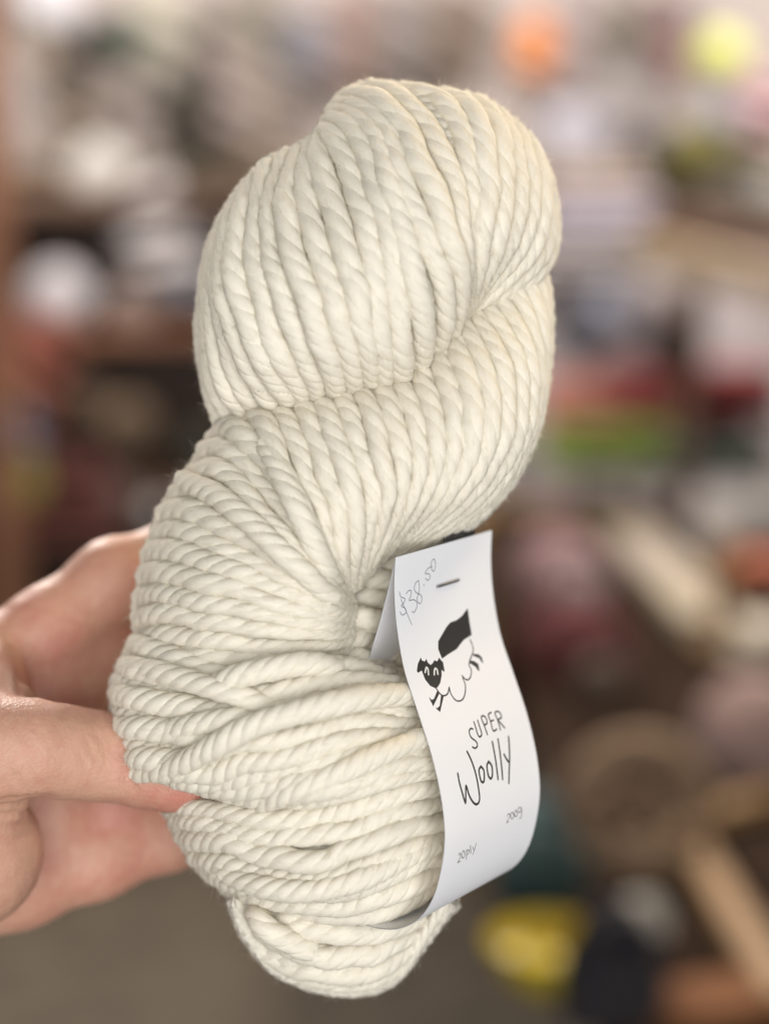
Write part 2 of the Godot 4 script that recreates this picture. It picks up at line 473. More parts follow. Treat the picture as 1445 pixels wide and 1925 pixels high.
func guides_of(lists: Array, rows: int) -> Array:
	var out := []
	for l in lists:
		var p := PackedVector3Array()
		for i in range(0, l.size(), 3):
			p.append(Vector3(l[i], l[i + 1], l[i + 2] * 74.0))
		out.append(catmull(p, rows))
	return out

# the line at place u (0 .. guides - 1) across a fan
func across(g: Array, u: float) -> PackedVector3Array:
	var n := g.size()
	var i := clampi(int(floor(u)), 0, n - 2)
	var w := u - i
	var a: PackedVector3Array = g[maxi(i - 1, 0)]
	var b: PackedVector3Array = g[i]
	var c: PackedVector3Array = g[i + 1]
	var d: PackedVector3Array = g[mini(i + 2, n - 1)]
	var out := PackedVector3Array()
	for k in b.size():
		out.append(b[k].cubic_interpolate(c[k], a[k], d[k], w))
	return out

# one strand: three plies twisted round each other. line holds (pixel x, pixel y, depth * 74), width the local share of the full radius.
func ply_strand(vs: PackedVector3Array, nm: PackedVector3Array, uv: PackedVector2Array, ix: PackedInt32Array, line: PackedVector3Array, width: PackedFloat32Array, origin: Vector3, step: float, sides: int, hairs: float, mirrored := false, loose := Vector2.ONE) -> void:
	var raw := PackedVector3Array()
	for p in line:
		var z := p.z / 74.0
		raw.append(pt(p.x, p.y, (-1.8 - z) if mirrored else z) - origin)
	var length := 0.0
	for i in range(1, raw.size()):
		length += raw[i].distance_to(raw[i - 1])
	var n := maxi(8, int(length / step))
	var c := catmull(raw, n)
	var seed_at := rng.randf() * 500.0
	var phase := rng.randf() * TAU
	var pitch := PITCH * 0.01 * rng.randf_range(0.88, 1.15)
	var size := rng.randf_range(0.9, 1.06)
	var off := 0.365 if loose.x > 1.0 else 0.41
	var r_of := PackedFloat32Array()
	var ns := PackedVector3Array()
	var ts := PackedVector3Array()
	var nrm := Vector3.ZERO
	var turn := phase
	var turns := PackedFloat32Array()
	for i in n:
		var t := (c[mini(i + 1, n - 1)] - c[maxi(i - 1, 0)]).normalized()
		if i == 0:
			nrm = t.cross(Vector3(0.2, 0.5, 0.9)).normalized()
		nrm = (nrm - t * nrm.dot(t)).normalized()
		ns.append(nrm)
		ts.append(t)
		var f := float(i) / (n - 1) * (width.size() - 1)
		var w := lerpf(width[int(f)], width[mini(int(f) + 1, width.size() - 1)], f - int(f))
		var s := length * i / (n - 1)
		w *= size * (1.0 + 0.09 * noise.get_noise_2d(s * 2600.0, seed_at))
		r_of.append(STRAND_R * 0.01 * w)
		turns.append(turn)
		turn -= TAU * (length / (n - 1)) / (pitch * lerpf(loose.x, loose.y, smoothstep(0.1, 0.75, float(i) / n)) * (1.0 + 0.25 * noise.get_noise_2d(s * 900.0, seed_at + 77.0)))
	var q := PackedVector3Array()
	q.resize(n)
	for ply in 4:
		var fat := rng.randf_range(0.94, 1.08)
		for i in n:
			var a := turns[i] + ply * TAU / 4
			var bi := ts[i].cross(ns[i])
			q[i] = c[i] + (ns[i] * cos(a) + bi * sin(a)) * r_of[i] * off
		var base := vs.size()
		for i in n:
			var t := (q[mini(i + 1, n - 1)] - q[maxi(i - 1, 0)]).normalized()
			var out := (q[i] - c[i]).normalized()
			out = (out - t * out.dot(t)).normalized()
			var side := t.cross(out)
			var s := length * i / (n - 1)
			var lump := 1.0 + 0.10 * noise.get_noise_2d(s * 7000.0, seed_at + 31.0 * ply)
			var rr := r_of[i] * ((1.025 - off) if i > 0 and i < n - 1 else 0.02) * fat * lump
			for k in sides:
				var a := TAU * k / sides
				var d := out * cos(a) + side * sin(a)
				vs.append(q[i] + (out * cos(a) * 0.92 + side * sin(a) * 1.06) * rr)
				nm.append(d)
				uv.append(Vector2(s * 100.0 + seed_at, float(k) / sides * 2.0 + ply * 0.37))
			if hairs > 0.0:
				var want := hairs * (length / n) * 100.0
				while rng.randf() < want:
					want -= 1.0
					var a := rng.randf_range(-1.9, 1.9)
					var d := out * cos(a) + side * sin(a)
					fibre_p.append(q[i] + d * rr * 0.97)
					fibre_n.append(d)
					fibre_t.append(t)
		for i in n - 1:
			for k in sides:
				var a := base + i * sides + k
				var b := base + i * sides + (k + 1) % sides
				ix.append_array([a, a + sides, b, b, a + sides, b + sides])

func lay(lists: Array, count: int, skein: Node3D, hidden: Array, jitter := 6.0, loose := Vector2.ONE) -> void:
	var rows := 26
	var g := guides_of(lists, rows)
	# place strands evenly along the fan's widest row
	var run := PackedFloat32Array([0.0])
	for i in range(1, g.size()):
		run.append(run[i - 1] + maxf(g[i][10].distance_to(g[i - 1][10]), g[i][15].distance_to(g[i - 1][15])) + 6.0)
	var us := []
	for s in count:
		var want := run[run.size() - 1] * s / (count - 1)
		var j := 0
		while j < run.size() - 2 and run[j + 1] < want:
			j += 1
		us.append(j + (want - run[j]) / (run[j + 1] - run[j]))
	for s in count:
		var u: float = us[s]
		var line := across(g, u)
		var next := across(g, us[s + 1] if s + 1 < count else us[s - 1])
		var prev := across(g, us[s - 1] if s > 0 else us[s + 1])
		var width := PackedFloat32Array()
		var sway := rng.randf() * 300.0
		var lift := rng.randf_range(-0.17, 0.17) * 74.0
		for k in rows:
			var gap := (line[k].distance_to(next[k]) + line[k].distance_to(prev[k])) * 0.5
			width.append(clampf(gap / 38.0, 0.66, 1.08))
			var side := (next[k] - prev[k])
			side = side.normalized() if s > 0 and s + 1 < count else side.normalized() * 0.2
			var fade := sin(PI * k / (rows - 1.0))
			line[k] += side * noise.get_noise_2d(k * 9.0, sway) * jitter * 2.0 * fade
			line[k].z += (lift + noise.get_noise_2d(k * 11.0, sway + 60.0) * 9.0) * fade
		var vs := PackedVector3Array()
		var nm := PackedVector3Array()
		var uv := PackedVector2Array()
		var ix := PackedInt32Array()
		ply_strand(vs, nm, uv, ix, line, width, skein.position, 0.00075, 9, 95.0, false, loose)
		part("strand", finish(vs, uv, ix, nm), M.wool, skein)
		# the layer under it, half a strand over, and the far side of the skein
		if s + 1 < count:
			var under := PackedVector3Array()
			var mid := across(g, (u + us[s + 1]) * 0.5)
			for k in rows:
				under.append(mid[k] - Vector3(0, 0, 34.0))
			width.fill(1.04)
			ply_strand(hidden[0], hidden[1], hidden[2], hidden[3], under, width, skein.position, 0.0012, 7, 0.0)
		ply_strand(hidden[0], hidden[1], hidden[2], hidden[3], across(g, u), width, skein.position, 0.0016, 6, 0.0, true)

func build_skein() -> void:
	rng.seed = 20
	noise.seed = 4
	noise.frequency = 0.02
	var skein := thing("yarn_skein", "thick cream white wool skein twisted on itself, held in the hand", "yarn skein", pt(645, 1869, -0.9))
	var hidden := [PackedVector3Array(), PackedVector3Array(), PackedVector2Array(), PackedInt32Array()]
	lay(TOP_TURN, 25, skein, hidden, 4.5, Vector2(2.1, 0.9))
	lay(MIDDLE_TURN, 31, skein, hidden, 4.5, Vector2(1.5, 1.05))
	lay(LOWER_TURN, 10, skein, hidden, 11.0)
	lay(UNDER_TURN, 7, skein, hidden, 9.0)
	lay(BOTTOM_LOOP, 5, skein, hidden, 7.0)
	lay(HOLE_BACK, 7, skein, hidden)
	for l in STRAYS:
		var p := PackedVector3Array()
		for i in range(0, l.size(), 3):
			p.append(Vector3(l[i], l[i + 1], l[i + 2] * 74.0))
		var width := PackedFloat32Array([0.9, 1.0, 1.0, 1.0, 0.9])
		var svs := PackedVector3Array()
		var snm := PackedVector3Array()
		var suv := PackedVector2Array()
		var six := PackedInt32Array()
		ply_strand(svs, snm, suv, six, catmull(p, 26), width, skein.position, 0.00075, 9, 95.0)
		part("strand", finish(svs, suv, six, snm), M.wool, skein)
	var inner := part("inner_strands", finish(hidden[0], hidden[2], hidden[3], hidden[1]), M.wool, skein)
	inner.set_meta("kind", "stuff")
	# loose fibres that stand off the plies
	var vs := PackedVector3Array()
	var nm := PackedVector3Array()
	var ix := PackedInt32Array()
	var col := PackedColorArray()
	for i in fibre_p.size():
		var n := fibre_n[i]
		var t := fibre_t[i] * (1.0 if rng.randf() < 0.5 else -1.0)
		var s := n.cross(t)
		var dir := (t + n * rng.randf_range(0.05, 0.42) + s * rng.randf_range(-0.6, 0.6)).normalized()
		var bend := (n * rng.randf_range(-0.55, 0.1) + s * rng.randf_range(-0.7, 0.7))
		var l := rng.randf_range(0.0009, 0.0030)
		if rng.randf() < 0.09:
			dir = (t * 0.6 + n * rng.randf_range(0.4, 1.0) + s * rng.randf_range(-0.8, 0.8)).normalized()
			l = rng.randf_range(0.0015, 0.0042)
		var half := dir.cross(n).normalized() * rng.randf_range(0.000018, 0.000034)
		var nn := (n + s * rng.randf_range(-0.75, 0.75) + t * rng.randf_range(-0.3, 0.3)).normalized()
		var tone := Color(0.945, 0.898, 0.77) * rng.randf_range(0.78, 1.06)
		var p := fibre_p[i]
		var at := vs.size()
		for k in 3:
			var w := k / 2.0
			var c := p + dir * l * w + bend * l * w * w * 0.5
			vs.append(c - half * (1.0 - w * 0.6))
			vs.append(c + half * (1.0 - w * 0.6))
			nm.append(nn)
			nm.append(nn)
			col.append(tone)
			col.append(tone)
		for k in 2:
			var a := at + k * 2
			ix.append_array([a, a + 2, a + 1, a + 1, a + 2, a + 3])
	var fz := part("loose_fibres", finish(vs, PackedVector2Array(), ix, nm, col), M.fibre, skein)
	fz.set_meta("kind", "stuff")
	print("fibres ", fibre_p.size(), " hidden verts ", hidden[0].size())
# ---------------------------------------------------------------- paper tag
const TAG_EDGE := [743,1048, 741,1110, 746,1180, 760,1260, 784,1335, 811,1420, 829,1500, 836,1570, 830,1630, 814,1688, 786,1728, 745,1746, 700,1742, 650,1722]
const TAG_BACK := [743,1048,2.05, 729,1110,1.72, 712,1175,1.30, 690,1250,0.75, 668,1330,0.1]
const TAG_ACROSS := Vector3(0.025, 0.0062, -0.032)
const TAG_WIDE := 4.108      # centimetres
const PPC := 110.0           # print pixels in a centimetre

func stroke(im: Image, pts: Array, wide: float, ink: Color, closed_smooth := true) -> void:
	var p := PackedVector3Array()
	for i in range(0, pts.size(), 2):
		p.append(Vector3(pts[i], pts[i + 1], 0))
	var q := catmull(p, maxi(p.size() * 5, 6)) if closed_smooth and p.size() > 2 else p
	for i in q.size() - 1:
		var a := Vector2(q[i].x, q[i].y) * PPC
		var b := Vector2(q[i + 1].x, q[i + 1].y) * PPC
		var r := wide * PPC * 0.5
		var lo := a.min(b) - Vector2(r + 2, r + 2)
		var hi := a.max(b) + Vector2(r + 2, r + 2)
		for y in range(maxi(int(lo.y), 0), mini(int(hi.y) + 1, im.get_height())):
			for x in range(maxi(int(lo.x), 0), mini(int(hi.x) + 1, im.get_width())):
				var c := Vector2(x + 0.5, y + 0.5)
				var d := c.distance_to(Geometry2D.get_closest_point_to_segment(c, a, b))
				var cover := clampf(r + 0.5 - d, 0, 1) * ink.a
				if cover > 0.0:
					var was := im.get_pixel(x, y)
					var now := was.lerp(Color(ink, 1), cover)
					if (now.v < was.v) == (ink.v < 0.5):
						im.set_pixel(x, y, now)

func fill(im: Image, pts: Array, ink: Color) -> void:
	var p := PackedVector2Array()
	for i in range(0, pts.size(), 2):
		p.append(Vector2(pts[i], pts[i + 1]) * PPC)
	var lo := p[0]
	var hi := p[0]
	for v in p:
		lo = lo.min(v)
		hi = hi.max(v)
	for y in range(int(lo.y), int(hi.y) + 2):
		for x in range(int(lo.x), int(hi.x) + 2):
			var hit := 0
			for sx in 2:
				for sy in 2:
					if Geometry2D.is_point_in_polygon(Vector2(x + 0.25 + 0.5 * sx, y + 0.25 + 0.5 * sy), p):
						hit += 1
			if hit:
				im.set_pixel(x, y, im.get_pixel(x, y).lerp(ink, hit / 4.0))

func sheet(profile: PackedVector3Array, origin: Vector3, thick: float, with_uv: bool) -> ArrayMesh:
	# a strip of paper: both faces and its edges, uv in centimetres over the print's size
	var vs := PackedVector3Array()
	var uv := PackedVector2Array()
	var ix := PackedInt32Array()
	var n := profile.size()
	var wide := cam_xf.basis * TAG_ACROSS
	var cols := 6
	var run := 0.0
	for side in 2:
		run = 0.0
		var base := vs.size()
		for i in n:
			if i:
				run += profile[i].distance_to(profile[i - 1])
			var t := (profile[mini(i + 1, n - 1)] - profile[maxi(i - 1, 0)]).normalized()
			var nrm := wide.cross(t).normalized() * (-1.0)
			for k in cols + 1:
				vs.append(profile[i] + wide * (float(k) / cols) - origin + nrm * thick * (0.5 if side == 0 else -0.5))
				uv.append(Vector2(float(k) / cols, run * 100.0 * PPC / 1024.0) if with_uv else Vector2.ZERO)
		for i in n - 1:
			for k in cols:
				var a := base + i * (cols + 1) + k
				var b := a + cols + 1
				ix.append_array([a, a + 1, b, a + 1, b + 1, b] if side == 0 else [a, b, a + 1, a + 1, b, b + 1])
	var half := n * (cols + 1)
	for i in n - 1:
		for k in [0, cols]:
			var a: int = i * (cols + 1) + k
			var b := a + cols + 1
			ix.append_array([a, b, a + half, b, b + half, a + half])
	return finish(vs, uv, ix)

func build_tag() -> void:
	var p := PackedVector3Array()
	for i in range(0, TAG_EDGE.size(), 2):
		p.append(pt(TAG_EDGE[i], TAG_EDGE[i + 1], 2.05 + 0.72 * (TAG_EDGE[i] - 743) * 0.013))
	var front := catmull(p, 90)
	var tag := thing("paper_tag", "white paper tag with a caped sheep drawing, stapled round the skein", "tag", p[8])
	# the print
	var w := int(TAG_WIDE * PPC)
	var im := Image.create(w, 1024, false, Image.FORMAT_RGB8)
	im.fill(Color(1, 1, 1))
	var fine := FastNoiseLite.new()
	fine.seed = 3
	fine.frequency = 0.35
	for y in 1024:
		for x in w:
			var v := 0.985 + 0.015 * fine.get_noise_2d(x, y)
			im.set_pixel(x, y, Color(v, v, v))
	var ink := Color(0.2, 0.195, 0.19)
	for s in PRINT.fills:
		fill(im, s, ink)
	for s in PRINT.eyes:
		stroke(im, s, 0.05, Color(0.95, 0.95, 0.94))
	for s in PRINT.body:
		stroke(im, s, 0.035, ink)
	for s in PRINT["super"]:
		stroke(im, s, 0.04, ink)
	for s in PRINT.woolly:
		stroke(im, s, 0.055, ink)
	for s in PRINT.small:
		stroke(im, s, 0.022, Color(ink, 0.55))
	for s in PRINT.pencil:
		stroke(im, s, 0.02, Color(0.42, 0.43, 0.47, 0.8))
	var printed := flat_mat(lin(0.79, 0.79, 0.79), 0.55)
	printed.albedo_texture = ImageTexture.create_from_image(im)
	printed.texture_repeat = false
	var inside := flat_mat(lin(0.79, 0.79, 0.79), 0.6)
	part("printed_sheet", sheet(front, p[8], 0.00025, true), printed, tag)
	var q := PackedVector3Array()
	for i in range(0, TAG_BACK.size(), 3):
		q.append(pt(TAG_BACK[i], TAG_BACK[i + 1], TAG_BACK[i + 2] - 0.05))
	part("back_sheet", sheet(catmull(q, 30), p[8], 0.00025, false), inside, tag)
	# the staple: a wire crown standing a hair off the paper with its two legs going in
	var s: Array = PRINT.staple[0]
	var wide := (cam_xf.basis * TAG_ACROSS)
	var ends := []
	for k in [0, 2]:
		var i := int(s[k + 1] / 11.31 * 89.0)
		var t := (front[i + 1] - front[i - 1]).normalized()
		var nrm := -wide.cross(t).normalized()
		var at: Vector3 = front[i] + wide * (s[k] / TAG_WIDE) - p[8]
		ends.append([at, nrm])
	var wire := PackedVector3Array([ends[0][0] - ends[0][1] * 0.0008, ends[0][0] + ends[0][1] * 0.0003, ends[0][0].lerp(ends[1][0], 0.04) + ends[0][1] * 0.0005, ends[0][0].lerp(ends[1][0], 0.5) + ends[0][1] * 0.0006, ends[0][0].lerp(ends[1][0], 0.96) + ends[1][1] * 0.0005, ends[1][0] + ends[1][1] * 0.0003, ends[1][0] - ends[1][1] * 0.0008])
	part("staple", tube(catmull(wire, 30), 0.00036, 8), M.steel, tag)
	# the dark printed end of the strip, which stands up behind
	var e := PackedVector3Array([pt(836, 1030, 0.12), pt(835, 1020, 0.1), pt(834, 1010, 0.08), pt(836, 1001, 0.05)])
	var dark := PackedVector3Array()
	for v in e:
		dark.append(v - p[8])
	var vs := PackedVector3Array()
	var ix := PackedInt32Array()
	var go := (pt(893, 990, -0.85) - pt(836, 1004, 0.07))
	for side in 2:
		for i in 4:
			for k in 5:
				vs.append(dark[i] + go * (k / 4.0) + cam_xf.basis * Vector3(0, 0, (0.00015 if side == 0 else -0.00015) + 0.0008 * sin(k * 1.2)) + cam_xf.basis * Vector3(0, 0.0006 * sin(k * 1.1 + 0.5), 0))
	for side in 2:
		for i in 3:
			for k in 4:
				var a := side * 20 + i * 5 + k
				ix.append_array([a, a + 5, a + 1, a + 1, a + 5, a + 6] if side == 0 else [a, a + 1, a + 5, a + 1, a + 6, a + 5])
	var de := part("back_end", finish(vs, PackedVector2Array(), ix), flat_mat(lin(0.03, 0.027, 0.025), 0.7), tag)
	de.set_meta("label", "dark strip end peeking out behind the top of the tag")
# ---------------------------------------------------------------- hand
# joints: pixel x, pixel y, centimetres towards the lens, radius in centimetres; a chain is one run of joints
const HAND := [
	# thumb
	[-150,1470,-0.6,1.75, -20,1415,0.6,1.30, 60,1408,0.6,1.14, 140,1416,0.1,1.05, 215,1424,-0.35,1.02, 290,1446,-0.1,0.92, 345,1466,0.1,0.72, 378,1480,0.2,0.5],
	# ball of the thumb
	[-220,1560,-1.8,2.1, -110,1500,-0.5,1.5, -10,1512,0.0,0.85],
	[-240,1640,-2.2,2.2, -120,1605,-1.3,2.1, -62,1604,-1.1,1.95],
	# web between thumb and forefinger
	[-110,1240,-2.6,1.3, -50,1275,-1.9,1.1, -15,1330,-0.9,1.0, -30,1400,0.2,1.1],
	# forefinger, bent round the back of the skein
	[-200,1300,-2.6,1.6, -30,1268,-3.2,1.32, 90,1190,-4.0,1.20, 215,1092,-4.7,1.12, 330,1050,-5.2,1.0, 440,1070,-5.7,0.85, 520,1100,-5.7,0.72],
	# palm
	[-260,1430,-2.8,2.2, -60,1400,-3.6,1.9, 90,1290,-4.6,1.5, 190,1262,-5.4,1.6],
	[-60,1440,-3.8,1.7, 60,1470,-4.4,1.5],
	[-260,1560,-2.8,2.2, -40,1560,-3.9,1.6, 90,1550,-4.4,1.35],
	# the other fingers, behind the skein
	[60,1400,-4.4,1.25, 210,1390,-5.3,1.1, 350,1380,-5.9,0.95, 460,1385,-5.9,0.78],
	[90,1510,-4.4,1.2, 220,1510,-5.1,1.08, 360,1490,-5.9,0.92, 470,1480,-5.9,0.76],
	[-60,1670,-3.6,1.5, 40,1650,-4.0,1.3, 180,1612,-4.7,1.1, 320,1572,-5.4,0.9, 430,1545,-5.7,0.68],
	# wrist and forearm
	[-260,1450,-2.5,2.4, -560,1560,-2.8,2.6, -900,1700,-3.2,3.0],
]
# fine folds in the skin: pixel x, pixel y, z of a run, then half width and depth in millimetres
const FOLDS := [
	[[-10,1492,0.5, 40,1497,0.6, 85,1497,0.6, 105,1492,0.5], 1.3, 2.0],
	[[-10,1506,0.5, 30,1514,0.6, 62,1510,0.5], 1.2, 1.8],
	[[-10,1526,0.5, 25,1536,0.6, 60,1532,0.4], 1.2, 1.7],
	[[-10,1548,0.5, 30,1557,0.4, 66,1544,0.2], 1.2, 1.5],
	[[-10,1575,0.5, 30,1580,0.3, 70,1568,0.1], 1.3, 0.9],
	[[5,1420,1.8, 30,1460,1.6, 60,1490,1.1], 1.5, 1.1],
	[[-5,1440,1.7, 15,1475,1.5, 35,1497,1.0], 1.4, 1.1],
	[[30,1400,1.8, 52,1440,1.7, 82,1482,1.1], 1.4, 0.7],
	[[180,1362,0.5, 195,1400,0.8, 215,1445,0.7, 240,1482,0.3], 1.2, 1.3],
	[[200,1368,0.4, 216,1405,0.7, 238,1448,0.7, 264,1488,0.3], 1.2, 1.2],
	[[165,1375,0.6, 182,1420,0.9, 198,1455,0.8], 1.2, 0.8],
	[[150,1390,0.7, 162,1430,1.0, 180,1470,0.7], 1.2, 0.5],
	[[50,1205,-2.4, 66,1255,-2.3, 72,1320,-2.6], 1.9, 2.4],
	[[10,1200,-1.4, 45,1250,-1.6, 55,1310,-1.7], 1.5, 1.4],
]

func build_hand() -> void:
	var cell := 0.00125
	var inv := cam_xf.affine_inverse()
	var chains := []
	var lo := Vector3(1e9, 1e9, 1e9)
	var hi := -lo
	for c in HAND:
		var j := []
		for i in range(0, c.size(), 4):
			var p := inv * pt(c[i], c[i + 1], c[i + 2])
			j.append([p, c[i + 3] * 0.01])
			lo = lo.min(p - Vector3.ONE * (c[i + 3] * 0.01 + 0.004))
			hi = hi.max(p + Vector3.ONE * (c[i + 3] * 0.01 + 0.004))
		chains.append(j)
	lo.x = maxf(lo.x, -0.20)
	var nx := int((hi.x - lo.x) / cell) + 2
	var ny := int((hi.y - lo.y) / cell) + 2
	var nz := int((hi.z - lo.z) / cell) + 2
	var f := PackedFloat32Array()
	f.resize(nx * ny * nz)
	f.fill(0.02)
	for j in chains:
		for b in j.size() - 1:
			var p: Vector3 = j[b][0]
			var q: Vector3 = j[b + 1][0]
			var r0: float = j[b][1]
			var r1: float = j[b + 1][1]
			var m := maxf(r0, r1) + 0.0065
			var a := ((p.min(q) - Vector3.ONE * m - lo) / cell)
			var e := ((p.max(q) + Vector3.ONE * m - lo) / cell)
			var pq := q - p
			var l2 := pq.length_squared()
			for z in range(maxi(int(a.z), 0), mini(int(e.z) + 1, nz)):
				for y in range(maxi(int(a.y), 0), mini(int(e.y) + 1, ny)):
					var row := (z * ny + y) * nx
					for x in range(maxi(int(a.x), 0), mini(int(e.x) + 1, nx)):
						var w := lo + Vector3(x, y, z) * cell - p
						var h := clampf(w.dot(pq) / l2, 0.0, 1.0)
						var d := (w - pq * h).length() - lerpf(r0, r1, h)
						if d < 0.008:
							var o := f[row + x]
							var k := maxf(0.005 - absf(d - o), 0.0) / 0.005
							f[row + x] = minf(d, o) - k * k * 0.00125
	# surface nets
	var at := PackedInt32Array()
	at.resize(nx * ny * nz)
	at.fill(-1)
	var vs := PackedVector3Array()
	var ix := PackedInt32Array()
	var step := [1, nx, nx * ny]
	var off := [0, 1, nx, nx + 1, nx * ny, nx * ny + 1, nx * ny + nx, nx * ny + nx + 1]
	for z in nz - 1:
		for y in ny - 1:
			for x in nx - 1:
				var i := (z * ny + y) * nx + x
				var v0 := f[i]
				if absf(v0) > 0.0026:
					continue
				var neg := 0
				for o in off:
					if f[i + o] < 0.0:
						neg += 1
				if neg == 0 or neg == 8:
					continue
				var sum := Vector3.ZERO
				var cnt := 0
				for c in 8:
					for ax in 3:
						if c & (1 << ax):
							continue
						var g0 := f[i + off[c]]
						var g1 := f[i + off[c | (1 << ax)]]
						if (g0 < 0.0) != (g1 < 0.0):
							var pp := Vector3(c & 1, (c >> 1) & 1, (c >> 2) & 1)
							pp[ax] += g0 / (g0 - g1)
							sum += pp
							cnt += 1
				at[i] = vs.size()
				vs.append(lo + (Vector3(x, y, z) + sum / cnt) * cell)
	for z in range(1, nz - 1):
		for y in range(1, ny - 1):
			for x in range(1, nx - 1):
				var i := (z * ny + y) * nx + x
				if at[i] < 0:
					continue
				var inside := f[i] < 0.0
				for ax in 3:
					if (f[i + step[ax]] < 0.0) == inside:
						continue
					var u: int = step[(ax + 1) % 3]
					var v: int = step[(ax + 2) % 3]
					var a := at[i]
					var b := at[i - u]
					var c := at[i - u - v]
					var d := at[i - v]
					if b < 0 or c < 0 or d < 0:
						continue
					if inside:
						ix.append_array([a, c, b, a, d, c])
					else:
						ix.append_array([a, b, c, a, c, d])
	# normals, then the folds and the skin's own unevenness
	var nm := PackedVector3Array()
	nm.resize(vs.size())
	for t in range(0, ix.size(), 3):
		var n := (vs[ix[t + 2]] - vs[ix[t]]).cross(vs[ix[t + 1]] - vs[ix[t]])
		for k in 3:
			nm[ix[t + k]] += n
	var folds := []
	for fd in FOLDS:
		var p := PackedVector3Array()
		for i in range(0, fd[0].size(), 3):
			p.append(inv * pt(fd[0][i], fd[0][i + 1], fd[0][i + 2]))
		folds.append([catmull(p, 24), fd[1] * 0.001, fd[2] * 0.001])
	var tip := inv * pt(365, 1490, 0.6)
	var palm := inv * pt(110, 1240, -3.2)
	var low := inv * pt(210, 1560, -3.6)
	var col := PackedColorArray()
	for i in vs.size():
		var n := nm[i].normalized()
		var v := vs[i]
		var sink := 0.0
		if v.x > -0.11:
			for fd in folds:
				var line: PackedVector3Array = fd[0]
				if v.distance_to(line[12]) > 0.03:
					continue
				var best := 1.0
				var place := 0
				for k in line.size():
					var dd := Vector2(v.x - line[k].x, v.y - line[k].y).length() + 0.1 * absf(v.z - line[k].z)
					if dd < best:
						best = dd
						place = k
				sink += fd[2] * exp(-pow(best / fd[1], 2.0)) * sin(PI * (place + 2.0) / 28.0)
			sink += 0.00022 * noise.get_noise_3d(v.x * 9000.0, v.y * 9000.0, v.z * 9000.0)
		vs[i] = v - n * sink
		var red := exp(-pow(v.distance_to(tip) / 0.014, 2.0)) + 0.55 * exp(-pow(v.distance_to(palm) / 0.022, 2.0)) + 0.6 * exp(-pow(v.distance_to(low) / 0.025, 2.0))
		red = clampf(red + 0.6 * noise.get_noise_3d(v.x * 3000.0, v.y * 3000.0, v.z * 3000.0) + 0.4 * noise.get_noise_3d(v.x * 14000.0, v.y * 14000.0, v.z * 14000.0), 0.0, 1.0)
		var skin := Color(0.53, 0.30, 0.205).lerp(Color(0.46, 0.185, 0.135), red)
		col.append(skin)
	var person := thing("person", "bare left hand holding the skein, thumb in front and fingers behind", "person", pt(60, 1410, -1.0))
	for i in vs.size():
		vs[i] = cam_xf * vs[i] - person.position
	print("hand verts ", vs.size())
	part("hand", finish(vs, PackedVector2Array(), ix, PackedVector3Array(), col), M.skin, person)
# ---------------------------------------------------------------- the shop, out of focus behind
var ball_core: Mesh
var ball_winds := []
var twist_turn: Mesh
var mat_cache := {}

func dyed(c: Color) -> StandardMaterial3D:
	if not mat_cache.has(c):
		mat_cache[c] = flat_mat(lin(c.r, c.g, c.b), 0.95, 0.25, 30.0)
	return mat_cache[c]

func make_prototypes() -> void:
	var prof := []
	for i in 15:
		var a := -PI / 2 + PI * i / 14.0
		prof.append(Vector2(cos(a) * 0.94, sin(a) * 0.94))
	ball_core = lathe(prof, 24)
	var r := RandomNumberGenerator.new()
	r.seed = 6
	for v in 4:
		var vs := PackedVector3Array()
		var uv := PackedVector2Array()
		var ix := PackedInt32Array()
		for k in 7:
			var p := PackedVector3Array()
			var b := Basis(Vector3(0.3 * v, 1, 0.2).normalized(), v * 0.8) * Basis(Vector3.RIGHT, (v * 0.9) + 0.15 * (k - 3))
			for i in 25:
				var a := TAU * i / 24.0
				p.append(b * Vector3(cos(a), 0.11 * (k - 3), sin(a)).normalized() * 0.97)
			tube_into(vs, uv, ix, p, 0.06, 5)
		ball_winds.append(finish(vs, uv, ix))
	var p2 := PackedVector3Array()
	for i in 33:
		var w := i / 32.0
		var a := w * TAU * 1.5
		var rr := 0.10 * sin(PI * clampf(w * 0.94 + 0.03, 0, 1)) + 0.02
		p2.append(Vector3(cos(a) * rr, w - 0.5, sin(a) * rr))
	twist_turn = tube(p2, 0.12, 10)

func yarn_ball(label: String, at: Vector3, r: float, c: Color, group := "") -> Node3D:
	var t := thing("yarn_ball", label, "yarn ball", at - Vector3(0, r, 0), at.x * 7.0, group)
	var xf := Transform3D(Basis().scaled(Vector3.ONE * r), Vector3(0, r, 0))
	part("core", ball_core, dyed(c), t, xf)
	for w in ball_winds:
		part("winding", w, dyed(c), t, xf)
	return t

# a small twisted skein; dir is its long axis
func small_skein(label: String, mid: Vector3, length: float, fat: float, c: Color, dir := Vector3.UP, group := "") -> Node3D:
	var t := thing("hanging_skein" if group else "small_skein", label, "yarn skein", mid, 0.0, group)
	var y := dir.normalized()
	var x := y.cross(Vector3(0.1, 0.2, 1)).normalized()
	var b := Basis(x * fat, y * length, x.cross(y) * fat)
	part("turn", twist_turn, dyed(c), t, Transform3D(b, Vector3.ZERO))
	part("turn", twist_turn, dyed(c), t, Transform3D(b * Basis(Vector3.UP, PI), Vector3.ZERO))
	return t

func folded_cloth(label: String, base: Vector3, size: Vector3, turn: float, c: Color, layers := 3) -> Node3D:
	var t := thing("folded_cloth", label, "folded cloth", base, turn)
	var h := size.y / layers
	for i in layers:
		var grow := 1.0 - 0.03 * i
		part("fold", bbox(size.x * grow, h * 0.94, size.z * grow, h * 0.4), dyed(c), t, Transform3D(Basis(Vector3.UP, 0.04 * sin(i * 2.1)), Vector3(0.008 * sin(i * 1.7), h * i, 0)))
	return t

